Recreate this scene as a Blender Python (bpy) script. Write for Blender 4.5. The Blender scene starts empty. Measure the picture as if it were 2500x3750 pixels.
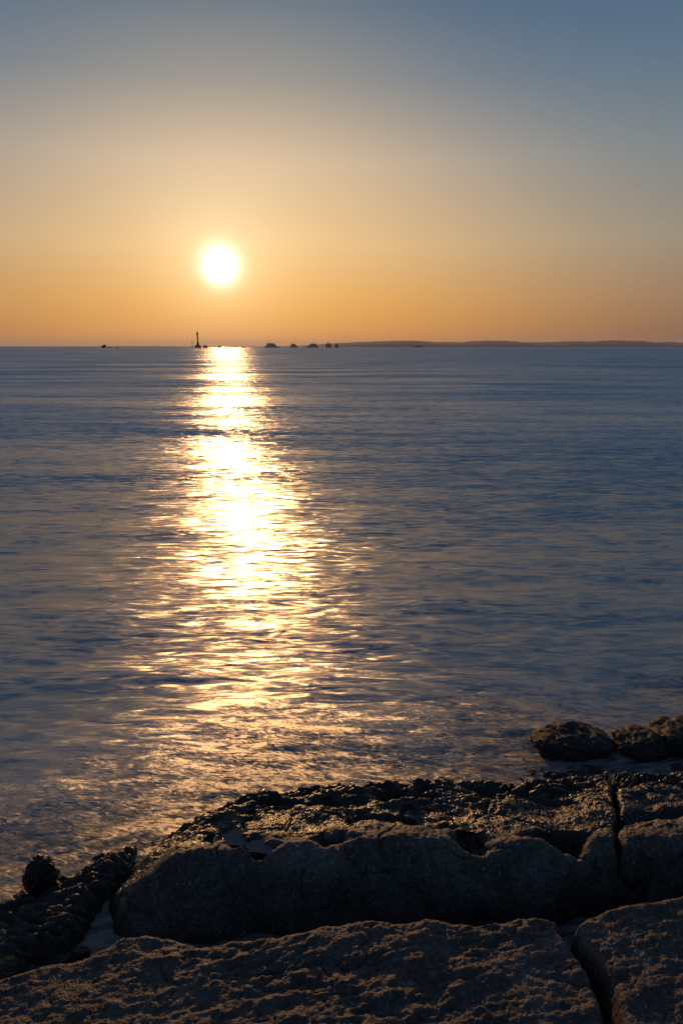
import bpy, bmesh, math, random
import numpy as np
from mathutils import Vector, Matrix

sc = bpy.context.scene
COL = sc.collection
random.seed(7)

# ------------------------------------------------------------------ camera
H = 2.0                                   # eye height above the sea, metres
F = 2500.0                                # focal length in pixels of the 2500 x 3750 photograph (24 mm lens, upright frame)
PITCH = math.atan(605 / F)
cam = bpy.data.objects.new('camera', bpy.data.cameras.new('camera'))
COL.objects.link(cam); sc.camera = cam
cam.data.sensor_fit = 'VERTICAL'; cam.data.sensor_height = 36.0; cam.data.lens = 24.0
cam.data.clip_start = 0.05; cam.data.clip_end = 100000
cam.location = (0, 0, H); cam.rotation_euler = (math.pi / 2 - PITCH, 0, 0)
cP, sP = math.cos(PITCH), math.sin(PITCH)

def ray(px, py):
    x = (px - 1250) / F; y = -(py - 1875) / F
    return Vector((x, cP + y * sP, -sP + y * cP))
def at_z(px, py, z):                      # where the line of sight meets the level z
    d = ray(px, py); t = (z - H) / d.z
    return (d.x * t, d.y * t)
def at_y(px, py, Y):                      # where it meets the distance Y
    d = ray(px, py); t = Y / d.y
    return (d.x * t, Y, H + d.z * t)

# ------------------------------------------------------------------ sun and sky
sun_dir = ray(807, 973).normalized()
EL = math.asin(sun_dir.z); AZ = math.atan2(sun_dir.x, sun_dir.y)
SUN_STRENGTH = 2.0
sl = bpy.data.lights.new('sun', 'SUN'); sl.energy = SUN_STRENGTH; sl.angle = math.radians(0.6); sl.color = (0.76, 0.385, 0.142)
so = bpy.data.objects.new('sun', sl); COL.objects.link(so)
so.rotation_euler = (-sun_dir).to_track_quat('-Z', 'Y').to_euler(); so.location = (0, 0, 60)

world = bpy.data.worlds.new('World'); sc.world = world; world.use_nodes = True

class NT:                                  # small helper to write node graphs
    def __init__(s, tree): s.t = tree
    def n(s, kind, **kw):
        nd = s.t.nodes.new(kind)
        for k, v in kw.items(): setattr(nd, k, v)
        return nd
    def put(s, sock, v):
        if v is None: return
        if hasattr(v, 'is_linked') or isinstance(v, bpy.types.NodeSocket): s.t.links.new(v, sock)
        else: sock.default_value = v
    def math(s, op, a, b=None, c=None, clamp=False):
        nd = s.n('ShaderNodeMath', operation=op, use_clamp=clamp)
        for i, v in enumerate((a, b, c)): s.put(nd.inputs[i], v)
        return nd.outputs[0]
    def vmath(s, op, a, b=None):
        nd = s.n('ShaderNodeVectorMath', operation=op)
        s.put(nd.inputs[0], a)
        if op == 'SCALE': s.put(nd.inputs['Scale'], b)
        else: s.put(nd.inputs[1], b)
        return nd.outputs['Value'] if op in ('DOT_PRODUCT', 'LENGTH') else nd.outputs[0]
    def mr(s, v, a, b, c=0.0, d=1.0, smooth=False):
        nd = s.n('ShaderNodeMapRange'); nd.interpolation_type = 'SMOOTHSTEP' if smooth else 'LINEAR'
        for i, q in enumerate((v, a, b, c, d)): s.put(nd.inputs[i], q)
        return nd.outputs[0]
    def ramp(s, v, stops, interp='LINEAR'):
        nd = s.n('ShaderNodeValToRGB'); cr = nd.color_ramp; cr.interpolation = interp
        while len(cr.elements) < len(stops): cr.elements.new(0.5)
        for e, (p, c) in zip(cr.elements, stops): e.position = p; e.color = (*c, 1)
        s.put(nd.inputs[0], v); return nd.outputs[0]
    def mix(s, f, a, b, blend='MIX'):
        nd = s.n('ShaderNodeMix', data_type='RGBA', blend_type=blend); nd.clamp_factor = True
        s.put(nd.inputs[0], f); s.put(nd.inputs[6], a); s.put(nd.inputs[7], b)
        return nd.outputs[2]
    def comb(s, x, y, z):
        nd = s.n('ShaderNodeCombineXYZ')
        for i, v in enumerate((x, y, z)): s.put(nd.inputs[i], v)
        return nd.outputs[0]
    def noise(s, vec, scale, detail=2, rough=0.5, out='Fac', dist=0.0, dims='3D'):
        nd = s.n('ShaderNodeTexNoise', noise_dimensions=dims); s.put(nd.inputs['Vector'], vec)
        nd.inputs['Scale'].default_value = scale; nd.inputs['Detail'].default_value = detail
        nd.inputs['Roughness'].default_value = rough; nd.inputs['Distortion'].default_value = dist
        return nd.outputs[out]

def lin(r, g, b):
    f = lambda c: ((c / 255 + 0.055) / 1.055) ** 2.4 if c > 10 else c / 255 / 12.92
    return (f(r), f(g), f(b))

def build_sky():
    t = NT(world.node_tree); bg = world.node_tree.nodes['Background']
    d = t.vmath('NORMALIZE', t.n('ShaderNodeTexCoord').outputs['Generated'])
    sp = t.n('ShaderNodeSeparateXYZ'); t.put(sp.inputs[0], d)
    elev = t.math('MULTIPLY', t.math('ARCSINE', sp.outputs[2]), 180 / math.pi)      # degrees
    e = t.mr(elev, 0, 30)
    K = 1 / 30.0
    to_sun = t.ramp(e, [(0.3*K, lin(230,154,76)), (1.1*K, lin(237,161,76)), (3.6*K, lin(243,178,90)), (7.7*K, lin(243,198,136)),
                        (13.4*K, lin(219,190,156)), (18.6*K, lin(157,151,143)), (23*K, lin(113,124,134)), (1.0, lin(84,106,131))])
    away = t.ramp(e, [(0.3*K, lin(96,78,72)), (1.1*K, lin(104,84,76)), (3.6*K, lin(130,109,98)), (7.7*K, lin(136,133,123)),
                      (13.4*K, lin(117,130,137)), (18.6*K, lin(95,117,137)), (23*K, lin(78,104,131)), (1.0, lin(62,88,122))])
    # azimuth away from the sun
    hz = t.vmath('NORMALIZE', t.comb(sp.outputs[0], sp.outputs[1], 0.0))
    AW = AZ + math.radians(2.0)                       # the warm band lies a little towards the land
    ca = t.vmath('DOT_PRODUCT', hz, (math.sin(AW), math.cos(AW), 0))
    daz = t.math('MULTIPLY', t.math('ARCCOSINE', t.math('MINIMUM', t.math('MAXIMUM', ca, -1.0), 1.0)), 180 / math.pi)
    q = t.math('DIVIDE', daz, t.mr(elev, 2.0, 22.0, 27.0, 15.0))          # the warm light narrows with height
    f = t.math('EXPONENT', t.math('MULTIPLY', t.math('MULTIPLY', q, q), -1.0))
    front = t.mix(f, away, to_sun)
    nis = t.n('ShaderNodeTexSky', sky_type='NISHITA', sun_disc=False)
    nis.sun_elevation = EL; nis.sun_rotation = AZ; nis.dust_density = 1.0; nis.air_density = 1.0; nis.ozone_density = 1.5
    nsky = t.mix(1.0, nis.outputs[0], (0.055, 0.068, 0.090, 1), 'MULTIPLY')
    up = t.math('MAXIMUM', t.mr(elev, 24, 65, smooth=True), t.mr(daz, 50, 110, smooth=True))
    base = t.mix(up, front, nsky)
    # aureole and the glare of the sun itself
    cs = t.vmath('DOT_PRODUCT', d, tuple(sun_dir))
    th = t.math('MULTIPLY', t.math('ARCCOSINE', t.math('MINIMUM', cs, 1.0)), 180 / math.pi)
    g1 = t.math('EXPONENT', t.math('MULTIPLY', th, -1 / 3.4))
    g2 = t.math('EXPONENT', t.math('MULTIPLY', th, -1 / 8.0))
    core = t.math('EXPONENT', t.math('MULTIPLY', t.math('POWER', t.math('DIVIDE', th, 0.55), 1.25), -0.80))
    glow = t.mix(1.0, t.vmath('SCALE', (0.50, 0.46, 0.30), g1), t.vmath('SCALE', (0.03, 0.022, 0.006), g2), 'ADD')
    glow = t.mix(1.0, glow, t.vmath('SCALE', (7.0, 6.7, 6.0), core), 'ADD')
    tot = t.mix(1.0, base, glow, 'ADD')
    t.put(bg.inputs[0], t.vmath('SCALE', tot, 10.0)); bg.inputs[1].default_value = 0.1
build_sky()

vs = sc.view_settings
vs.view_transform = 'Standard'; vs.look = 'None'; vs.exposure = 0.0; vs.gamma = 1.0
sc.cycles.use_denoising = True
sc.cycles.max_bounces = 5; sc.cycles.glossy_bounces = 3; sc.cycles.diffuse_bounces = 2; sc.cycles.volume_bounces = 1
sc.cycles.sample_clamp_indirect = 4.0
sc.cycles.caustics_reflective = False; sc.cycles.caustics_refractive = False

# ------------------------------------------------------------------ numpy noise
_rng = np.random.RandomState(3)
_perm = np.concatenate([_rng.permutation(512)] * 3)
_grad = _rng.normal(size=(512, 3)); _grad /= np.linalg.norm(_grad, axis=1)[:, None]
def pnoise(p):
    i = np.floor(p).astype(np.int64); f = p - i; i &= 511
    u = f * f * f * (f * (f * 6 - 15) + 10)
    out = np.zeros(len(p))
    for dx in (0, 1):
        a = _perm[(i[:, 0] + dx) & 511]
        wx = u[:, 0] if dx else 1 - u[:, 0]
        for dy in (0, 1):
            b = _perm[a + ((i[:, 1] + dy) & 511)]
            wy = u[:, 1] if dy else 1 - u[:, 1]
            for dz in (0, 1):
                g = _grad[_perm[b + ((i[:, 2] + dz) & 511)] & 511]
                wz = u[:, 2] if dz else 1 - u[:, 2]
                out += wx * wy * wz * (g[:, 0] * (f[:, 0] - dx) + g[:, 1] * (f[:, 1] - dy) + g[:, 2] * (f[:, 2] - dz))
    return out * 1.5
def fbm(p, freq, octs, gain=0.5, seed=0.0, ridged=False):
    s = np.zeros(len(p)); a = 1.0
    for k in range(octs):
        n = pnoise(p * freq * 2.03 ** k + seed + 17.3 * k)
        s += a * ((1 - 2 * np.abs(n)) if ridged else n); a *= gain
    return s
def sstep(a, b, x):
    t = np.clip((x - a) / (b - a), 0, 1); return t * t * (3 - 2 * t)

# ------------------------------------------------------------------ object helpers
def mesh_obj(name, verts, faces, mat, parent=None, smooth=True):
    me = bpy.data.meshes.new(name); me.from_pydata([tuple(v) for v in verts], [], [tuple(f) for f in faces])
    if smooth: me.polygons.foreach_set('use_smooth', [True] * len(me.polygons))
    me.materials.append(mat); me.update()
    o = bpy.data.objects.new(name, me); COL.objects.link(o)
    if parent: o.parent = parent
    return o
def np_mesh(name, V, Q, mat):
    me = bpy.data.meshes.new(name)
    me.vertices.add(len(V)); me.vertices.foreach_set('co', V.astype(np.float32).ravel())
    me.loops.add(Q.size); me.loops.foreach_set('vertex_index', Q.astype(np.int32).ravel())
    me.polygons.add(len(Q)); me.polygons.foreach_set('loop_start', np.arange(0, Q.size, 4, dtype=np.int32))
    me.polygons.foreach_set('loop_total', np.full(len(Q), 4, dtype=np.int32))
    me.polygons.foreach_set('use_smooth', np.ones(len(Q), dtype=bool))
    me.materials.append(mat); me.update(calc_edges=True); me.validate()
    o = bpy.data.objects.new(name, me); COL.objects.link(o); return o
def bm_obj(name, bm, mat, parent=None, smooth=False):
    me = bpy.data.meshes.new(name); bm.normal_update(); bm.to_mesh(me); bm.free()
    if smooth: me.polygons.foreach_set('use_smooth', [True] * len(me.polygons))
    me.materials.append(mat)
    o = bpy.data.objects.new(name, me); COL.objects.link(o)
    if parent: o.parent = parent
    return o
def tag(o, label, cat, group=None):
    o['label'] = label; o['category'] = cat
    if group: o['group'] = group
    return o
def empty(name, loc, rz=0.0):
    o = bpy.data.objects.new(name, None); COL.objects.link(o); o.location = loc; o.rotation_euler = (0, 0, rz)
    o.empty_display_size = 0.5; return o
def structure(o): o['kind'] = 'structure'; return o

# ------------------------------------------------------------------ materials
def new_mat(name):
    m = bpy.data.materials.new(name); m.use_nodes = True
    t = NT(m.node_tree); b = m.node_tree.nodes['Principled BSDF']; return m, t, b

def sea_material():
    m, t, b = new_mat('sea_water')
    pos = t.n('ShaderNodeNewGeometry').outputs['Position']
    sp = t.n('ShaderNodeSeparateXYZ'); t.put(sp.inputs[0], pos); X, Y = sp.outputs[0], sp.outputs[1]
    def slope(sx, sy, detail, rough, dist=0.0, off=0.0, rot=0.0):
        v = t.comb(t.math('MULTIPLY', t.math('ADD', X, t.math('MULTIPLY', Y, rot)), sx), t.math('MULTIPLY', t.math('SUBTRACT', Y, t.math('MULTIPLY', X, rot)), sy), off)
        c = t.noise(v, 1.0, detail, rough, 'Color', dist)
        return t.vmath('SUBTRACT', c, (0.5, 0.5, 0.5))
    # distance from the shore, broken up by noise: how churned the water is
    wob = t.math('MULTIPLY', t.math('SUBTRACT', t.noise(pos, 0.9, 3, 0.55), 0.5), 1.6)
    edge = t.math('ADD', t.math('SUBTRACT', Y, t.math('MULTIPLY', X, 0.26)), wob)
    churn = t.mr(edge, 3.85, 3.0, smooth=True)
    far = t.math('ADD', t.mr(Y, 4, 12, 0.0, 0.62, True), t.mr(Y, 10, 90, 0.0, 0.38, True))
    s_big = slope(0.08, 0.30, 3, 0.5, 0.4, 3.1)
    s_mid = slope(0.30, 1.7, 5, 0.66, 0.6, 9.7)
    s_rip = slope(3.4, 15.0, 5, 0.68, 0.9, 21.0)
    s_chn = slope(16.0, 44.0, 5, 0.68, 1.2, 41.0, -0.22)
    a = t.vmath('MULTIPLY', s_big, (0.16, 0.40, 0))
    a = t.vmath('ADD', a, t.vmath('MULTIPLY', s_mid, (0.40, 0.32, 0)))
    a = t.vmath('ADD', a, t.vmath('MULTIPLY', s_rip, (1.35, 0.95, 0)))
    a = t.vmath('ADD', a, t.vmath('SCALE', t.vmath('MULTIPLY', s_chn, (1.7, 1.6, 0)), churn))
    a = t.vmath('ADD', a, t.vmath('SCALE', (0.0, -0.15, 0.0), far))
    a = t.vmath('ADD', a, t.vmath('SCALE', (-0.07, 0.11, 0.0), t.mr(Y, 14, 4.5, smooth=True)))   # shoaling swell leans its long backs seaward           # the wave faces seen from a low shore are those turned to it
    nrm = t.vmath('NORMALIZE', t.vmath('ADD', t.n('ShaderNodeNewGeometry').outputs['Normal'], a))
    fv = t.comb(t.math('MULTIPLY', t.math('ADD', X, t.math('MULTIPLY', Y, 0.3)), 3.2), t.math('MULTIPLY', t.math('SUBTRACT', Y, t.math('MULTIPLY', X, 0.3)), 17.0), 4.0)
    foam_n = t.noise(fv, 1.0, 6, 0.66, 'Fac', 1.6)
    foam = t.math('MULTIPLY', t.mr(foam_n, 0.36, 0.66), churn)
    t.put(b.inputs['Base Color'], t.mix(t.math('MULTIPLY', foam, 0.75), t.mix(t.mr(Y, 3.5, 22, smooth=True), t.mix(t.mr(edge, 3.5, 2.7), (0.200, 0.310, 0.370, 1), (0.040, 0.055, 0.065, 1)), (0.180, 0.400, 0.500, 1)), (0.52, 0.44, 0.37, 1)))
    t.put(b.inputs['Roughness'], t.mix(churn, t.mix(far, (0.34,)*3+(1,), (0.31,)*3+(1,)), (0.46,)*3+(1,)))
    b.inputs['IOR'].default_value = 1.36
    t.put(b.inputs['Normal'], nrm)
    return m

def rock_material(name, dry, wet_top, pale=0.5, splash=0.0, y0=2.0):
    m, t, b = new_mat(name)
    g = t.n('ShaderNodeNewGeometry'); pos = g.outputs['Position']
    sp = t.n('ShaderNodeSeparateXYZ'); t.put(sp.inputs[0], pos)
    big = t.noise(pos, 7.0, 4, 0.6); fine = t.noise(pos, 70.0, 4, 0.65)
    vo = t.n('ShaderNodeTexVoronoi', feature='F1'); t.put(vo.inputs['Vector'], t.vmath('ADD', pos, t.vmath('SCALE', t.noise(pos, 60, 2, 0.5, 'Color'), 0.012))); vo.inputs['Scale'].default_value = 120
    rnd = t.n('ShaderNodeSeparateXYZ'); t.put(rnd.inputs[0], vo.outputs['Color'])
    d0 = tuple(c * 0.55 for c in dry); d1 = tuple(min(1, c * 1.55) for c in dry)
    col = t.mix(t.mr(fine, 0.3, 0.7), (*d0, 1), (*d1, 1))
    col = t.mix(t.mr(big, 0.35, 0.7), col, t.mix(1.0, col, (0.62, 0.60, 0.60, 1), 'MULTIPLY'))
    stain = t.noise(t.vmath('MULTIPLY', pos, (2.2, 2.2, 4.0)), 1.6, 5, 0.62, 'Fac', 0.8)
    col = t.mix(t.mr(stain, 0.40, 0.62), t.mix(1.0, col, (0.50, 0.50, 0.52, 1), 'MULTIPLY'), col)
    v2 = t.n('ShaderNodeTexVoronoi', feature='F1'); t.put(v2.inputs['Vector'], t.vmath('ADD', pos, t.vmath('SCALE', t.noise(pos, 40, 2, 0.5, 'Color'), 0.02))); v2.inputs['Scale'].default_value = 48
    r2 = t.n('ShaderNodeSeparateXYZ'); t.put(r2.inputs[0], v2.outputs['Color'])
    chip = t.math('MULTIPLY', t.mr(r2.outputs[1], 0.90, 0.96), t.mr(v2.outputs['Distance'], 0.45, 0.20))
    col = t.mix(t.math('MULTIPLY', chip, pale), col, (0.27, 0.26, 0.245, 1))
    shell = t.math('MULTIPLY', t.mr(rnd.outputs[0], 0.86, 0.95), t.mr(vo.outputs['Distance'], 0.55, 0.25))
    col = t.mix(t.math('MULTIPLY', shell, pale), col, (0.34, 0.33, 0.31, 1))
    wn = t.math('MULTIPLY', t.math('SUBTRACT', t.noise(pos, 5.0, 4, 0.6), 0.5), 0.16)
    reach = t.math('MULTIPLY', t.math('SUBTRACT', sp.outputs[1], y0), splash)          # spray reaches higher up towards the open water
    wet = t.mr(t.math('SUBTRACT', t.math('ADD', sp.outputs[2], wn), reach), wet_top, wet_top - 0.12, smooth=True)
    col = t.mix(wet, col, t.mix(1.0, col, (0.42, 0.40, 0.38, 1), 'MULTIPLY'))
    t.put(b.inputs['Base Color'], col)
    t.put(b.inputs['Roughness'], t.mix(wet, (0.62,)*3+(1,), t.mix(t.mr(fine, 0.35, 0.65), (0.16,)*3+(1,), (0.42,)*3+(1,))))
    b.inputs['IOR'].default_value = 1.42
    grain = t.math('ADD', t.math('MULTIPLY', t.noise(pos, 55, 5, 0.62), 1.0), t.math('MULTIPLY', vo.outputs['Distance'], -0.35))
    bp = t.n('ShaderNodeBump'); bp.inputs['Strength'].default_value = 0.85; bp.inputs['Distance'].default_value = 0.010
    t.put(bp.inputs['Height'], grain); t.put(b.inputs['Normal'], bp.outputs[0])
    return m

def plain(name, c, rough=0.6, metal=0.0, var=0.25, scale=1.0):
    m, t, b = new_mat(name)
    p = t.n('ShaderNodeTexCoord').outputs['Object']
    n = t.noise(p, scale, 4, 0.6)
    t.put(b.inputs['Base Color'], t.mix(t.mr(n, 0.3, 0.7), (*[x * (1 - var) for x in c], 1), (*[min(1, x * (1 + var)) for x in c], 1)))
    b.inputs['Roughness'].default_value = rough; b.inputs['Metallic'].default_value = metal
    return m

M_sea = sea_material()
M_rock = rock_material('shelly_sandstone', (0.145, 0.123, 0.110), 0.10, 0.6, 0.8, 2.0)
M_front = rock_material('dry_shelly_sandstone', (0.150, 0.108, 0.092), 0.02)
M_wet = rock_material('wet_algae_rock', (0.030, 0.027, 0.022), 0.30, 0.2)
M_dark = rock_material('weedy_black_rock', (0.026, 0.024, 0.020), -0.02, 0.15)
M_ledge = rock_material('wet_ledge_rock', (0.125, 0.104, 0.088), 0.12, 0.4)
M_bed = rock_material('seabed_rock', (0.06, 0.055, 0.05), 0.3)

# ------------------------------------------------------------------ rocks as sculpted height surfaces
def poly_sd(P, line):
    """signed distance of points to an open polyline; positive on its left side"""
    A = np.array(line[:-1]); B = np.array(line[1:])
    best = np.full(len(P), 1e9); sgn = np.ones(len(P))
    for a, b in zip(A, B):
        d = b - a; L2 = d @ d
        r = P - a; t = np.clip((r @ d) / L2, 0, 1)
        q = r - t[:, None] * d; dist = np.hypot(q[:, 0], q[:, 1])
        s = np.sign(d[0] * r[:, 1] - d[1] * r[:, 0])
        up = dist < best - 1e-9
        best = np.where(up, dist, best); sgn = np.where(up, s, sgn)
    return best * np.where(sgn == 0, 1, sgn)
def prof(d, R, e=2.2):
    u = np.clip(d / R, 0, 1); return (1 - (1 - u) ** e) ** (1 / e)
def jag(line, amp, n, seed):
    """subdivide a polyline and roughen it"""
    L = np.array(line); out = []
    r = np.random.RandomState(seed)
    for a, b in zip(L[:-1], L[1:]):
        k = max(1, int(np.hypot(*(b - a)) / n))
        for i in range(k): out.append(a + (b - a) * i / k + (r.normal(size=2) * amp if i else 0))
    out.append(L[-1]); return out

BASE = -0.22
def lines(lo, hi, fine_lo, fine_hi, fine, coarse):
    a = []
    if lo < fine_lo: a.append(np.arange(lo, fine_lo, coarse))
    a.append(np.arange(fine_lo, fine_hi, fine))
    if hi > fine_hi: a.append(np.arange(fine_hi, hi + coarse, coarse))
    return np.concatenate(a)
def rock_surface(name, xs, ys, hfun, mat, disp, crop=BASE + 0.004):
    X, Y = np.meshgrid(xs, ys); nx, ny = len(xs), len(ys)
    P = np.stack([X.ravel(), Y.ravel()], 1)
    Z = hfun(P)
    Zg = Z.reshape(ny, nx)
    gy = np.gradient(Zg, ys, axis=0); gx = np.gradient(Zg, xs, axis=1)
    N = np.stack([-gx.ravel(), -gy.ravel(), np.ones(nx * ny)], 1); N /= np.linalg.norm(N, axis=1)[:, None]
    V = np.column_stack([P, Z])
    V = V + N * disp(V, N)[:, None]
    idx = np.arange(nx * ny).reshape(ny, nx)
    Q = np.stack([idx[:-1, :-1], idx[:-1, 1:], idx[1:, 1:], idx[1:, :-1]], -1).reshape(-1, 4)
    Q = Q[(Z[Q] > crop).any(1)]
    used = np.unique(Q); remap = np.full(nx * ny, -1); remap[used] = np.arange(len(used))
    return np_mesh(name, V[used], remap[Q], mat)
def std_disp(big=0.010, mid=0.008, small=0.004, stretch=(1, 1, 1), seed=0.0):
    st = np.array(stretch)
    def f(V, N):
        p = V * st
        d = big * fbm(p, 6, 2, 0.5, seed) + mid * fbm(p, 18, 2, 0.55, seed + 5, True) * 0.6 + small * fbm(V, 55, 3, 0.6, seed + 9)
        return d
    return f

z0 = lambda pts, z=0.0: [at_z(x, y, z) for x, y in pts]

def interp_line(pts, z):
    w = np.array(z0(pts, z)); o = np.argsort(w[:, 0]); return w[o, 0], w[o, 1]

# --- the large block across the picture and the block right of its crack
TOP = 0.26
crest = [(250,3260),(480,3140),(640,3105),(800,3105),(1083,3092),(1338,3080),(1529,3062),(1742,3080),(1900,3062),(2100,3075),(2265,3055),(2400,3045),(2600,3030),(3200,2980)]
cx, cy = interp_line(crest, TOP)
shore = [(300,3010),(690,2958),(1000,2925),(1300,2905),(1600,2885),(1900,2868),(2200,2835),(2500,2815),(3000,2790)]
wx_, wy_ = interp_line(shore, 0.0)
front_foot = [(200,3480),(345,3465),(700,3475),(1250,3455),(1900,3435),(2345,3385),(2600,3360),(3300,3290)]
crack = [at_z(2225,2780,0.02), at_z(2240,2880,0.10), at_z(2272,2960,0.24), at_z(2258,3000,0.29), at_z(2284,3060,0.30), at_z(2318,3140,0.22), at_z(2338,3220,0.12), at_z(2352,3330,0.0), at_z(2365,3420,0.0)]
left_foot = z0([(330,3560),(345,3465),(372,3330),(440,3232),(520,3115),(600,3022),(690,2958),(760,2890),(850,2800)])
bowls = [  # px, py, level, half sizes, depth
    (885,3066,.23, .085,.050, .060), (968,3098,.24, .080,.042, .062), (1225,3075,.24, .095,.060, .060), (1560,3020,.22,.10,.05,.03),
    (1715,3068,.24, .085,.075, .070), (2050,3056,.23, .125,.070, .075), (1420,2995,.20,.16,.04,.03), (1180,2962,.12,.14,.05,.04), (1450,2945,.11,.14,.05,.045), (820,2968,.10,.14,.05,.04)]
bowls_w = [(*at_z(b[0], b[1], b[2]), b[3], b[4], b[5]) for b in bowls]
def block_top(P):
    x, y = P[:, 0], P[:, 1]
    yc = np.interp(x, cx, cy); yw = np.interp(x, wx_, wy_)
    yw = yw + 0.13 * fbm(np.column_stack([x, 0.3 * y, 0 * x]), 2.3, 3, 0.55, 83.0)      # ragged waterline
    s = (y - yc) / np.maximum(yw - yc, 0.15)
    top = TOP + 0.012 * np.sin(x * 5.1 + 1)
    z = np.where(s < 0, top + 0.02 * s, top - 0.27 * (y - yc) - 0.02 * sstep(0, 0.15, s) - 0.12 * sstep(0.72, 1.08, s) - 0.10 * np.clip(s - 1, 0, 3))
    n = np.column_stack([x, y, 0 * x])
    lump = fbm(n * np.array([1, 1.8, 1]), 3.2, 3, 0.5, 2.0)
    z += 0.030 * lump * sstep(-0.35, 0.3, s)
    cr = np.abs(fbm(n * np.array([1, 1.5, 1]), 2.6, 3, 0.5, 91.0)); z -= 0.022 * np.exp(-(cr / 0.020) ** 2)   # hairline joints
    led = fbm(n * np.array([1, 2.6, 1]), 7, 3, 0.55, 31.0, True)            # pitted ledges towards the water
    z += 0.030 * (led - 0.5) * sstep(0.35, 0.8, s)
    shelf = -0.018 + 0.026 * (led - 0.45) - 0.06 * sstep(1.02, 1.28, s) - 0.06 * (1 - sstep(0.5, 1.0, x))      # low shelf awash
    z = np.where(s > 0.8, np.maximum(z, shelf), z)
    wx = 0.028 * fbm(n, 9, 3, 0.55, 61.0); wy = 0.022 * fbm(n, 9, 3, 0.55, 67.0)
    for bx, by, rx, ry, dep in bowls_w:
        r = np.hypot((x + wx - bx) / rx, (y + wy - by) / ry) * (1 + 0.3 * lump)
        z -= 1.3 * dep * (1 - sstep(0.35, 1.2, r))
    return z
face_fbm = lambda P: fbm(np.column_stack([P, 0 * P[:, 0]]), 5, 3, 0.5, 77)
ffl = jag(z0(front_foot), 0.006, 0.12, 4)
left_foot_r = left_foot[::-1]                  # walk so that the block lies on the left-hand side
crack_l = jag(crack, 0.003, 0.05, 5)
def h_main(P):
    f = face_fbm(P); top = block_top(P)
    d1 = poly_sd(P, ffl) + 0.035 * f
    d2 = poly_sd(P, left_foot_r) + 0.06 + 0.02 * f
    d3 = poly_sd(P, crack_l[::-1]) - 0.002
    k = prof(d1, 0.19, 1.8) * prof(d2, 0.42, 1.75) * prof(d3, 0.022, 2.4)
    return BASE + (top - BASE) * k
def h_right(P):
    f = face_fbm(P); top = block_top(P) - 0.006
    yc = np.interp(P[:, 0], cx, cy)
    g = P[:, 1] - (yc + 0.16 + 0.01 * f)                                      # long groove across its top
    top = top - 0.028 * np.exp(-(g / 0.035) ** 2) * sstep(1.0, 1.15, P[:, 0])
    d1 = poly_sd(P, ffl) + 0.02 * f + 0.03
    d3 = poly_sd(P, crack_l) - 0.002
    k = prof(d1, 0.16, 2.0) * prof(d3, 0.022, 2.4)
    return BASE + (top - BASE) * k

xl = at_z(330, 3520, 0)[0]
o = rock_surface('rock_block', np.arange(-1.15, 1.42, 0.0042), np.arange(1.85, 3.9, 0.0042), h_main, M_rock, std_disp(0.018, 0.006, 0.0042, seed=1))
tag(o, 'long rounded rock block with hollows and small pools along its crest', 'rock')
o = rock_surface('rock_block', lines(0.95, 3.2, 0.95, 1.55, 0.0042, 0.012), lines(1.80, 4.1, 1.8, 3.3, 0.0042, 0.012), h_right, M_rock, std_disp(0.018, 0.006, 0.0042, seed=4))
tag(o, 'rock block right of the narrow crack with a long groove across it', 'rock')

# --- the slabs the photographer stands on
ZS = 0.25
far_edge = [(-900,3800),(-300,3660),(0,3585),(150,3545),(330,3500),(400,3468),(450,3436),(520,3430),(680,3440),(760,3455),(860,3450),(1000,3430),(1250,3385),(1400,3370),(1560,3380),(1700,3390),(1790,3374),(1950,3362),(2030,3362),(2075,3395)]
crack_f = [(2075,3395),(2110,3440),(2150,3490),(2190,3560),(2222,3640),(2240,3720),(2255,3800),(2262,3900)]
fe = jag(z0(far_edge, ZS), 0.004, 0.04, 8); cf = jag(z0(crack_f, ZS), 0.003, 0.05, 9)
cf_end = cf[-1]; cf2 = list(cf) + [np.array([cf_end[0] + 0.12, 0.2]), np.array([cf_end[0] + 0.2, -2.2])]
fe2 = jag(z0([(2118,3385),(2150,3352),(2240,3322),(2330,3308),(2420,3300),(2500,3285),(2700,3255),(3300,3180)], ZS), 0.004, 0.04, 10)
def slab_top(P, seed):
    x, y = P[:, 0], P[:, 1]; n = np.column_stack([x, y, 0 * x])
    rot = np.column_stack([x * 0.96 + y * 0.28, (y * 0.96 - x * 0.28) * 2.4, 0 * x])
    calm = 0.45 + 0.75 * sstep(-0.35, 0.35, fbm(n, 1.7, 2, 0.5, seed + 21))          # rougher and smoother patches
    cr = np.abs(fbm(n * np.array([1, 1.6, 1]), 1.9, 3, 0.5, seed + 33)); joint = -0.005 * np.exp(-(cr / 0.010) ** 2)
    return ZS + joint + 0.014 * fbm(n, 2.2, 2, 0.5, seed) + calm * (0.012 * fbm(rot, 6, 2, 0.5, seed + 3) + 0.0065 * fbm(rot, 17, 3, 0.6, seed + 6))
def h_front(P):
    f = face_fbm(P)
    d1 = -poly_sd(P, fe) + 0.010 * f; d2 = -poly_sd(P, cf2) - 0.012 + 0.006 * f
    k = prof(d1 + 0.035, 0.05, 2.8) * prof(d2 + 0.01, 0.045, 2.6)
    return BASE + (slab_top(P, 11) - BASE) * k
def h_front_r(P):
    f = face_fbm(P)
    d1 = -poly_sd(P, fe2) + 0.010 * f; d2 = poly_sd(P, cf2) - 0.012 + 0.006 * f
    k = prof(d1 + 0.035, 0.06, 2.6) * prof(d2 + 0.01, 0.05, 2.6)
    return BASE + (slab_top(P, 19) + 0.005 - BASE) * k
fd = std_disp(0.006, 0.0015, 0.0026, (1, 1.7, 1), seed=8)
o = rock_surface('rock_slab', lines(-2.6, 1.25, -1.15, 1.1, 0.0045, 0.02), lines(-1.6, 1.95, 1.30, 1.95, 0.0045, 0.02), h_front, M_front, fd)
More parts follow.
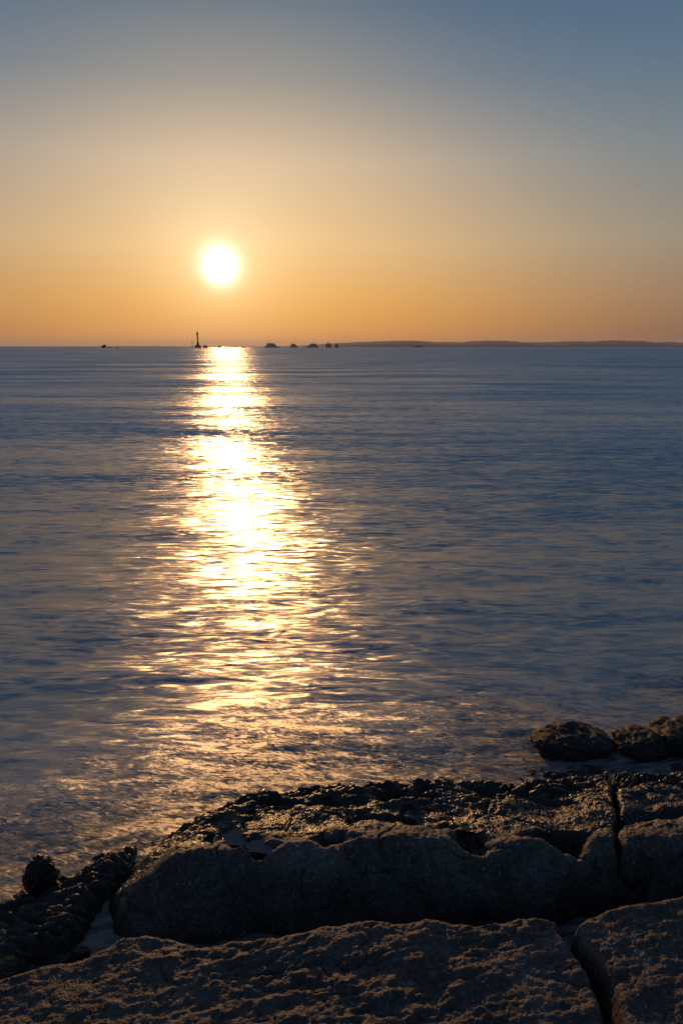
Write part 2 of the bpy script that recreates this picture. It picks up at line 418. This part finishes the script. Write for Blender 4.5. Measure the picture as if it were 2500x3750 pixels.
tag(o, 'broad rough brown rock slab below the dark crevice', 'rock')
o = rock_surface('rock_slab', lines(0.6, 3.2, 0.6, 1.25, 0.0045, 0.02), lines(-1.6, 2.25, 1.30, 2.05, 0.0045, 0.02), h_front_r, M_front, std_disp(0.006, 0.0015, 0.0026, (1, 1.7, 1), seed=12))
tag(o, 'rock slab beyond the wide crack, cornering the broad rough slab', 'rock')

# --- low wet rock left of the gully
gully = z0([(590,2985),(545,3035),(500,3110),(425,3205),(335,3330),(300,3400)], 0.07) + z0([(265,3440),(170,3500),(40,3560),(-200,3640),(-800,3760)], 0.05)
shore_l = z0([(590,2985),(470,3030),(330,3085),(200,3135),(90,3185),(-60,3225),(-300,3270),(-900,3350)], 0.0)
gl = jag(gully, 0.008, 0.06, 12); shl = jag(shore_l, 0.02, 0.12, 13)
def h_left(P):
    f = face_fbm(P); n = np.column_stack([P, 0 * P[:, 0]])
    d1 = -poly_sd(P, gl) + 0.045 + 0.02 * f; d2 = poly_sd(P, shl)
    rise = sstep(-0.03, 0.28, d2 + 0.08 * f)
    top = -0.080 + 0.128 * rise + 0.026 * fbm(n * np.array([1, 1.6, 1]), 6, 3, 0.55, 55) + 0.026 * (fbm(n * np.array([1, 2, 1]), 11, 2, 0.5, 58, True) - 0.5)
    k = prof(d1, 0.13, 1.8)
    return BASE + (top - BASE) * k
o = rock_surface('rock_ledge', lines(-2.6, -0.4, -1.35, -0.4, 0.0045, 0.015), lines(1.4, 2.9, 1.5, 2.9, 0.0045, 0.015), h_left, M_ledge, std_disp(0.006, 0.003, 0.004, seed=21))
tag(o, 'low jagged wet ledge left of the narrow gully', 'rock')

# --- free boulders
def boulder(name, c, r, mat, seed, label, rough=0.16, sub=5, cat='boulder', group=None, squash=2.4):
    bm = bmesh.new(); bmesh.ops.create_icosphere(bm, subdivisions=sub, radius=1.0)
    V = np.array([v.co for v in bm.verts]); N = V / np.linalg.norm(V, axis=1)[:, None]
    S = np.sign(N) * np.abs(N) ** (2 / squash)                       # fuller than a sphere
    S = S * (1 + rough * fbm(N, 1.3, 3, 0.5, seed) )[:, None]
    W = S * np.array(r)
    W = W + N * (0.010 * fbm(W, 22, 3, 0.6, seed + 4) + 0.006 * fbm(W, 60, 3, 0.6, seed + 9))[:, None]
    for v, w in zip(bm.verts, W): v.co = w
    o = bm_obj(name, bm, mat, None, True); o.location = c
    return tag(o, label, cat, group)
def px_boulder(x0, x1, ytop, ybase, depth, seed, label, **kw):
    (X0, Yb), (X1, _) = at_z(x0, ybase, 0), at_z(x1, ybase, 0)
    Yc = Yb + depth
    # level at which the top is seen at ytop above the boulder's middle
    zt = at_y((x0 + x1) / 2, ytop, Yc)[2]
    s = Yc / Yb * 0.5 + 0.5
    return boulder('boulder', (0.5 * (X0 + X1) * s, Yc, zt * 0.18), ((X1 - X0) / 2 * s, depth, zt * 0.84), M_dark, seed, label, **kw)
px_boulder(1962, 2258, 2680, 2795, 0.15, 3.0, 'long dark boulder standing in the water, widest of the row of boulders', rough=0.20)
px_boulder(2268, 2448, 2690, 2792, 0.13, 14.0, 'small pointed dark boulder in the water between two bigger boulders', rough=0.22)
px_boulder(2415, 2700, 2654, 2790, 0.16, 22.0, 'tall dark boulder at the end of the row, beside the small pointed boulder', rough=0.20)
b = at_z(142, 3235, 0.05)
boulder('boulder', (b[0], b[1] + 0.02, 0.07), (0.060, 0.056, 0.062), M_wet, 31.0, 'small rounded boulder perched on the low wet ledge', rough=0.14, squash=2.05)
for i, (px, py, z, r) in enumerate([(300,3478,.03,.028),(60,3535,.03,.05),(-20,3560,.05,.075),(215,3520,.02,.035),(180,3545,.02,.022),(265,3500,.02,.018),(120,3548,.03,.03)]):
    w = at_z(px, py, z)
    boulder('cobble', (w[0], w[1], z * 0.6), (r, r * 0.8, r * 0.62), M_wet, 40.0 + 3 * i, ('biggest cobble in the crevice, where the wet ledge meets the broad slab' if r > .07 else 'mid-sized dark cobble in the crevice beside the biggest cobble' if r > .04 else 'small dark cobble lying in the crevice below the wet ledge'), rough=0.15, sub=3, cat='cobble', group='cobbles in the crevice')

# ------------------------------------------------------------------ sea
def build_sea():
    # one sheet: rows spread wider and wider towards the horizon, gentle swell where it is near
    ys = list(np.arange(-4.0, 1.25, 0.15))
    while ys[-1] < 24000: ys.append(ys[-1] + max(0.02, 0.012 * ys[-1] * (1 + ys[-1] / 500)))
    ys = np.array(ys); tx = np.linspace(-1.5, 1.5, 420)
    V = []
    T, Yg = np.meshgrid(tx, ys)
    X = T * (np.abs(Yg) + 5.0)
    P = np.column_stack([X.ravel(), Yg.ravel(), np.zeros(X.size)])
    y = P[:, 1]
    fade = 1 - sstep(20, 120, y)
    h = 0.016 * fbm(P * np.array([0.35, 1.0, 1]), 0.55, 3, 0.5, 5) * fade * sstep(2.2, 5.0, y)
    h += 0.010 * fbm(P * np.array([0.6, 1.0, 1]), 2.2, 2, 0.5, 9) * (1 - sstep(6, 14, y))
    P[:, 2] = h
    nx, ny = len(tx), len(ys); idx = np.arange(nx * ny).reshape(ny, nx)
    Q = np.stack([idx[:-1, :-1], idx[:-1, 1:], idx[1:, 1:], idx[1:, :-1]], -1).reshape(-1, 4)
    return structure(np_mesh('sea', P, Q, M_sea))
build_sea()
structure(mesh_obj('seabed', [(-30, -30, -0.215), (30, -30, -0.215), (30, 30, -0.215), (-30, 30, -0.215)], [(0, 1, 2, 3)], M_bed))

# small pools in the hollows of the block
def pool(px, py, z, rx, ry, seed):
    m, t, b = new_mat('pool_water'); b.inputs['Base Color'].default_value = (0.045, 0.062, 0.075, 1)
    b.inputs['Roughness'].default_value = 0.06; b.inputs['IOR'].default_value = 1.45
    c = at_z(px, py, z); n = 28; r = random.Random(seed)
    vs_ = [(c[0], c[1], z)] + [(c[0] + rx * math.cos(a) * (k := 0.9 + 0.2 * r.random()), c[1] + ry * math.sin(a) * k, z) for a in [2 * math.pi * i / n for i in range(n)]]
    structure(mesh_obj('tide_pool', vs_, [(0, 1 + i, 1 + (i + 1) % n) for i in range(n)], m))
def top_at(px, py, z): return float(block_top(np.array([at_z(px, py, z)]))[0])
for i in (0, 1):
    bx = bowls[i]; zb = top_at(bx[0], bx[1], bx[2])
    pool(bx[0], bx[1], zb + (0.046, 0.054)[i], bx[3] * 0.85, bx[4] * 0.9, i)

# ------------------------------------------------------------------ hills on the far shore
M_hill = plain('far_hills', (0.12, 0.10, 0.085), 0.95, 0, 0.3, 0.002)
def hills(name, prof_px, D, depth, seed):
    pts = np.array([at_y(x, y, D) for x, y in prof_px])
    xs = np.linspace(pts[0, 0], pts[-1, 0], 420)
    hz = np.interp(xs, pts[:, 0], pts[:, 2])
    P1 = np.column_stack([xs, 0 * xs, 0 * xs])
    hz = hz + np.clip(hz, 0, 60) * 0.035 * fbm(P1, 1 / 160, 4, 0.6, seed)
    rows = np.linspace(-1, 1, 15); V = []
    for r in rows:
        k = max(0.0, 1 - abs(r)) ** 0.6
        f = 1 + 0.10 * fbm(P1 + np.array([0, r * 3, 0]), 1 / 200, 2, 0.5, seed + 3) * (1 - k)
        V.append(np.column_stack([xs, np.full(len(xs), D + r * depth), np.clip(hz * k * f, 0, None) - 0.6 * (1 - k) - 0.3]))
    V = np.concatenate(V); nx, ny = len(xs), len(rows); idx = np.arange(nx * ny).reshape(ny, nx)
    Q = np.stack([idx[:-1, :-1], idx[:-1, 1:], idx[1:, 1:], idx[1:, :-1]], -1).reshape(-1, 4)
    return structure(np_mesh(name, V, Q, M_hill))
hills('hills', [(980,1269.5),(1100,1265),(1240,1256),(1320,1252),(1430,1248),(1520,1247.5),(1600,1253),(1676,1252),(1682,1253.5),(1730,1249),(1770,1248),(1775,1247),(1830,1247.5),(1890,1250),(1898,1254),(2040,1252),(2060,1250),(2130,1249),(2142,1251),(2175,1250),(2200,1247.5),(2250,1246),(2350,1248.5),(2385,1255),(2430,1252),(2455,1251.5),(2500,1254.5),(2620,1250),(2800,1255),(3000,1262),(3300,1268)], 8500, 900, 3)
hills('shore', [(-700,1268.6),(100,1268.2),(520,1267.6),(560,1267.2),(700,1268.4),(1000,1268.4),(1300,1268.8)], 6000, 300, 9)

# ------------------------------------------------------------------ things on the water far out
M_con = plain('weathered_concrete', (0.16, 0.14, 0.125), 0.85, 0, 0.3, 0.5)
M_iron = plain('rusty_iron', (0.06, 0.05, 0.045), 0.7, 0.3, 0.3, 0.8)
M_hull = plain('white_hull_paint', (0.42, 0.41, 0.40), 0.35, 0, 0.06, 0.2)
M_grey = plain('grey_ship_paint', (0.06, 0.063, 0.066), 0.95, 0, 0.15, 0.2)
M_glass = plain('dark_glass', (0.02, 0.022, 0.025), 0.12, 0, 0.1, 1)
M_stone = plain('reef_rock', (0.07, 0.06, 0.05), 0.9, 0, 0.4, 0.6)

def lathe(profile, seg=20):
    bm = bmesh.new(); rings = []
    for r, z in profile:
        rings.append([bm.verts.new((r * math.cos(2 * math.pi * i / seg), r * math.sin(2 * math.pi * i / seg), z)) for i in range(seg)])
    for a, b in zip(rings[:-1], rings[1:]):
        for i in range(seg): bm.faces.new((a[i], a[(i + 1) % seg], b[(i + 1) % seg], b[i]))
    bm.faces.new(rings[0][::-1]); bm.faces.new(rings[-1]); return bm
def tbox(bm, x0, x1, y0, y1, z0_, z1, sx=0.0, sy=0.0, bx0=0.0, bx1=0.0):
    """box whose top is inset by sx, sy; bx0, bx1 shift its top's ends"""
    lo = [bm.verts.new((x, y, z0_)) for x, y in ((x0, y0), (x1, y0), (x1, y1), (x0, y1))]
    hi = [bm.verts.new((x, y, z1)) for x, y in ((x0 + sx + bx0, y0 + sy), (x1 - sx + bx1, y0 + sy), (x1 - sx + bx1, y1 - sy), (x0 + sx + bx0, y1 - sy))]
    bm.faces.new(lo[::-1]); bm.faces.new(hi)
    for i in range(4): bm.faces.new((lo[i], lo[(i + 1) % 4], hi[(i + 1) % 4], hi[i]))
    return bm
def tube(bm, a, b, r, seg=8):
    a, b = Vector(a), Vector(b); q = (b - a).to_track_quat('Z', 'Y').to_matrix()
    L = []
    for p in (a, b): L.append([bm.verts.new(p + q @ Vector((r * math.cos(2 * math.pi * i / seg), r * math.sin(2 * math.pi * i / seg), 0))) for i in range(seg)])
    for i in range(seg): bm.faces.new((L[0][i], L[0][(i + 1) % seg], L[1][(i + 1) % seg], L[1][i]))
    bm.faces.new(L[0][::-1]); bm.faces.new(L[1]); return bm
def box_part(name, mat, parent, *a, **k): return bm_obj(name, tbox(bmesh.new(), *a, **k), mat, parent)
def tube_part(name, mat, parent, a, b, r, seg=8): return bm_obj(name, tube(bmesh.new(), a, b, r, seg), mat, parent, True)

def base_at(px, D):
    x = at_y(px, 1270, D)[0]; return (x, D, -0.3)
def mpp(D): return D / (cP + (605 / F) * sP) / F        # metres for one photo pixel at distance D, near the horizon

def lighthouse(px, D, u, label, seed):
    # u: metres per unit, the unit being a photo pixel at 1200 m
    t = empty('lighthouse', base_at(px, D)); tag(t, label, 'lighthouse')
    box_part('caisson', M_con, t, -10.5*u, 10.5*u, -9*u, 9*u, -0.5, 9.5*u, sx=1.6*u, sy=1.4*u)
    box_part('caisson_cap', M_con, t, -9.4*u, 9.4*u, -8.1*u, 8.1*u, 9.5*u, 10.3*u, sx=0.2*u)
    bm_obj('tower', lathe([(5.2*u, 10.3*u), (4.7*u, 14*u), (3.6*u, 19*u), (2.7*u, 23*u), (2.4*u, 30*u), (2.3*u, 38*u), (2.4*u, 45*u), (3.0*u, 48*u), (4.3*u, 52.2*u)]), M_con, t, True)
    gal = bm_obj('gallery', lathe([(4.35*u, 52.2*u), (4.6*u, 52.4*u), (4.6*u, 53.0*u), (4.2*u, 53.1*u)]), M_con, t)
    for i in range(10):
        a = 2 * math.pi * i / 10; p = (3.7*u*math.cos(a), 3.7*u*math.sin(a))
        tube_part('railing_post', M_iron, gal, (*p, 53*u), (*p, 55*u), 0.08*u, 5)
    ln = bm_obj('lantern', lathe([(1.9*u, 53.1*u), (1.9*u, 56.2*u), (2.2*u, 56.3*u)], 10), M_glass, t)
    bm_obj('lantern_roof', lathe([(2.3*u, 56.3*u), (1.3*u, 58.6*u), (0.5*u, 60.6*u), (0.25*u, 61.5*u)], 10), M_iron, ln)
    tube_part('mast', M_iron, t, (0.6*u, 0, 60.2*u), (3.4*u, 0, 65.5*u), 0.22*u)
    return t
u = mpp(1200)
lighthouse(725, 1200, u, 'tall flared lighthouse tower on a square concrete base in the sea', 1)

def beacon(px, D, label):
    u = mpp(D); t = empty('beacon', base_at(px, D)); tag(t, label, 'beacon')
    bm_obj('footing', lathe([(4.2*u, -0.5), (3.6*u, 1.5*u), (1.8*u, 4.2*u), (1.3*u, 5*u)], 12), M_con, t)
    bm_obj('shaft', lathe([(1.2*u, 5*u), (0.8*u, 9*u), (0.7*u, 18*u), (1.5*u, 20*u)], 12), M_con, t, True)
    bm_obj('light', lathe([(1.7*u, 20*u), (1.7*u, 20.6*u), (0.7*u, 20.7*u), (0.7*u, 22.3*u), (0.2*u, 23.2*u)], 10), M_iron, t)
    tube_part('antenna', M_iron, t, (1.2*u, 0, 20.5*u), (1.9*u, 0, 22.4*u), 0.16*u)
beacon(705, 2100, 'small slender beacon beside the tall lighthouse')

def dolphin(px, D):
    u = mpp(D); t = empty('mooring_dolphin', base_at(px, D)); tag(t, 'square concrete mooring block with a tilted panel, beside the lighthouse', 'mooring block')
    box_part('block', M_con, t, -7*u, 7*u, -6*u, 6*u, -0.5, 8.4*u, sx=0.8*u, sy=0.8*u)
    box_part('cap', M_con, t, -6.5*u, 6.5*u, -5.5*u, 5.5*u, 8.4*u, 9.2*u)
    tube_part('post', M_iron, t, (0, 0, 9.2*u), (0, 0, 12.8*u), 0.22*u)
    p = box_part('panel', M_iron, t, -4*u, 4*u, -2.4*u, 2.4*u, -0.45*u, 0.45*u, sx=0.3*u); p.location = (-0.3*u, 0, 13*u); p.rotation_euler = (0, math.radians(17), 0)
dolphin(752, 1230)

def reef_rock(px0, px1, py, D, seed, label, lean=0.0, over=0.0):
    u = mpp(D); w = (px1 - px0) * u / 2; h = (1270.5 - py) * u
    bm = bmesh.new(); bmesh.ops.create_icosphere(bm, subdivisions=4, radius=1.0)
    V = np.array([v.co for v in bm.verts])
    k = 1 + 0.22 * fbm(V, 1.4, 4, 0.55, seed)
    V = V * k[:, None]
    zz = np.clip((V[:, 2] + 0.25) / 1.25, -0.3, 1.1)
    neck = 1 - over * np.exp(-((zz - 0.12) / 0.22) ** 2)
    out = np.column_stack([V[:, 0] * w * neck + lean * zz * w, V[:, 1] * w * 0.8 * neck, zz * h * (1 + lean * 0.45 * V[:, 0])])
    for v, c in zip(bm.verts, out): v.co = c
    b0 = base_at((px0 + px1) / 2, D)
    return tag(_place(bm, b0), label, 'rock')
def _place(bm, loc):
    o = bm_obj('reef_rock', bm, M_stone, None, True); o.location = loc; return o
reef_rock(369, 389, 1258.5, 1300, 3, 'dark leaning rock stack, undercut at its foot, out at sea', 0.30, 0.35)
reef_rock(394, 409, 1267, 1300, 8, 'low flat reef rock beside the leaning rock stack')
reef_rock(424, 435, 1267.5, 1350, 12, 'tiny reef rock some way past the low flat reef rock')

def arch_buoy(px, D):
    u = mpp(D); t = empty('buoy', base_at(px, D)); tag(t, 'round buoy with an arched cage, right of the lighthouse', 'buoy')
    bm_obj('float', lathe([(4.5*u, -0.4), (5.6*u, 1.2*u), (5.2*u, 2.4*u), (3.2*u, 3.0*u)], 16), M_iron, t, True)
    for k in range(3):
        a = math.pi * k / 3; pts = [(math.cos(s) * 5.4*u, 1.8*u + math.sin(s) * 5.4*u) for s in [math.pi * i / 12 for i in range(13)]]
        bm = bmesh.new()
        for p, q in zip(pts[:-1], pts[1:]): tube(bm, (p[0]*math.cos(a), p[0]*math.sin(a), p[1]), (q[0]*math.cos(a), q[0]*math.sin(a), q[1]), 0.35*u, 6)
        bm_obj('cage_hoop', bm, M_iron, t)
arch_buoy(804, 1500)

def small_boat(px, D, w, h, label, posts):
    u = mpp(D); t = empty('fishing_boat', base_at(px, D)); tag(t, label, 'boat')
    box_part('hull', M_iron, t, -w/2*u, w/2*u, -1.2*u, 1.2*u, -0.4, h*0.42*u, sx=-0.6*u, sy=-0.2*u)
    if posts:
        box_part('cabin', M_iron, t, -w*0.40*u, -w*0.02*u, -1.0*u, 1.0*u, h*0.42*u, h*u)
        tube_part('mast', M_iron, t, (w*0.34*u, 0, h*0.4*u), (w*0.34*u, 0, h*1.1*u), 0.55*u)
small_boat(891, 1500, 13, 4.6, 'small fishing boat with a boxy cabin, on the sunlit water', True)
small_boat(924, 1500, 6, 2.4, 'tiny open boat low in the water', False)

def hull_mesh(L, B, h):
    """boat hull along x, bow at +x"""
    bm = bmesh.new(); rings = []
    for s in np.linspace(0, 1, 15):
        x = -L/2 + L * s; w = B/2 * (1 - max(0, (s - 0.55) / 0.45) ** 2.2) * (0.9 + 0.1 * min(1, s / 0.2)); w = max(w, 0.06)
        sheer = h * (1 + 0.35 * max(0, (s - 0.4) / 0.6) ** 2); rake = 0.9 * max(0, (s - 0.7) / 0.3)
        rings.append([bm.verts.new((x + dx, y, z)) for y, z, dx in ((-w, sheer, rake * 1.5), (-w*0.86, h*0.3, 0), (-w*0.5, -0.5, -rake), (w*0.5, -0.5, -rake), (w*0.86, h*0.3, 0), (w, sheer, rake * 1.5))])
    for a, b in zip(rings[:-1], rings[1:]):
        for i in range(5): bm.faces.new((a[i], a[i + 1], b[i + 1], b[i]))
        bm.faces.new((a[5], a[0], b[0], b[5]))
    bm.faces.new(rings[0]); bm.faces.new(rings[-1][::-1]); return bm

def yacht(px, D, L, B, hs, yaw, label, decks=3, mast=4.0):
    """motor yacht: stacked decks with overhangs, mast; hs scales its height"""
    t = empty('motor_yacht', base_at(px, D), yaw); tag(t, label, 'yacht', 'motor yachts anchored off the coast')
    h = 2.6 * hs; bm_obj('hull', hull_mesh(L, B, h), M_hull, t)
    z = h; x0, x1 = -L * 0.44, L * 0.30
    for k in range(decks):
        dh = 2.3 * hs
        w = B * (0.44 - 0.035 * k)
        cab = box_part('cabin', M_hull, t, x0 + L*0.045, x1, -w, w, z + 0.02, z + dh, sx=0.25, sy=0.15, bx1=-0.6)
        for s in (-1, 1): box_part('window_band', M_glass, cab, x0 + L*0.08, x1 - 1.2, min(s*w*0.985, s*(w+0.03)), max(s*w*0.985, s*(w+0.03)), z + dh*0.45, z + dh*0.75)
        dk = box_part('deck', M_hull, t, x0 - L*0.05, x1 + L*0.03, -w - 0.35, w + 0.35, z + dh + 0.02, z + dh + 0.35)
        for sx_ in (x0 - L*0.02, x0 + L*0.02):
            for s in (-1, 1): tube_part('pillar', M_hull, dk, (sx_, s*(w+0.1), z), (sx_, s*(w+0.1), z + dh + 0.05), 0.12, 6)
        z += dh + 0.37; x0 += L * 0.055; x1 -= L * 0.085
    bm = bmesh.new(); tbox(bm, x0 + 0.3, x1, -B*0.3, B*0.3, z + 1.5*hs, z + 1.75*hs, sx=0.3)
    ht = bm_obj('hardtop', bm, M_hull, t)
    for sx_ in (x0 + 0.8, x1 - 0.8):
        for s in (-1, 1): tube_part('pillar', M_hull, ht, (sx_, s*B*0.26, z), (sx_, s*B*0.26, z + 1.55*hs), 0.14, 6)
    xm = (x0 + x1) / 2 - 0.5
    mst = tube_part('mast', M_hull, t, (xm, 0, z + 1.6*hs), (xm - 0.7, 0, z + 1.7*hs + mast), 0.32, 6)
    box_part('radar_bar', M_hull, mst, xm - 1.3, xm + 0.5, -1.6, 1.6, z + 1.7*hs + mast*0.62, z + 1.7*hs + mast*0.74)
    return t
yacht(997, 1700, 40, 8.2, 1.0, 0.12, 'longest motor yacht, bow pointing towards the far hills, next to the sun glitter', 3, 3.0)
yacht(1077, 1800, 24, 7.6, 0.86, 0.75, 'short motor yacht between the two longest yachts', 3, 1.6)
yacht(1143, 1750, 34, 8.0, 0.92, math.pi - 0.3, 'long motor yacht, the middle one of the five', 3, 4.2)
yacht(1204, 1750, 26, 8.4, 1.0, 1.05, 'narrow end-on motor yacht next to the smallest yacht', 3, 3.2)
yacht(1234, 1900, 17, 7.0, 0.90, 1.0, 'smallest motor yacht, in front of the low hills', 3, 0.8)

def patrol(px, D):
    t = empty('patrol_boat', base_at(px, D), math.pi); tag(t, 'grey patrol boat with a tall mast in front of the hills', 'ship')
    u = mpp(D); L = 49 * u
    bm_obj('hull', hull_mesh(L, 8.5, 2.1*u), M_grey, t)
    box_part('deckhouse', M_grey, t, -2*u, 11*u, -3.2, 3.2, 2.1*u, 4.6*u, sx=1.0*u)
    br = box_part('bridge', M_grey, t, 0.6*u, 7.0*u, -2.6, 2.6, 4.62*u, 7.4*u, sx=1.2*u)
    box_part('window_band', M_glass, br, 2.1*u, 6.4*u, -2.66, 2.66, 5.6*u, 6.3*u)
    mst = tube_part('mast', M_grey, t, (-4.4*u, 0, 2.1*u), (-3.6*u, 0, 10*u), 1.3*u, 8)
    tube_part('topmast', M_grey, mst, (-3.6*u, 0, 10*u), (-3.6*u, 0, 18.5*u), 0.6*u, 6)
    box_part('yardarm', M_grey, mst, -5.0*u, -2.2*u, -2.4, 2.4, 10.2*u, 10.7*u)
    box_part('winch_house', M_grey, t, -17*u, -10*u, -2.4, 2.4, 2.1*u, 3.1*u, sx=0.3*u)
    tube_part('gun', M_grey, t, (17*u, 0, 2.8*u), (20.5*u, 0, 3.5*u), 0.25*u, 6)
patrol(1533, 2300)

# ------------------------------------------------------------------ haze
HAZE = 4e-5
def haze(density):
    m = bpy.data.materials.new('haze_air'); m.use_nodes = True; nt = m.node_tree; nt.nodes.clear()
    out = nt.nodes.new('ShaderNodeOutputMaterial'); v = nt.nodes.new('ShaderNodeVolumePrincipled')
    v.inputs['Color'].default_value = (0.93, 0.93, 0.95, 1); v.inputs['Density'].default_value = density; v.inputs['Anisotropy'].default_value = 0.25
    nt.links.new(v.outputs[0], out.inputs['Volume'])
    bm = bmesh.new(); tbox(bm, -40000, 40000, -60, 26000, -1.3, 160)
    o = bm_obj('haze', bm, m); o['kind'] = 'stuff'
if HAZE: haze(HAZE)
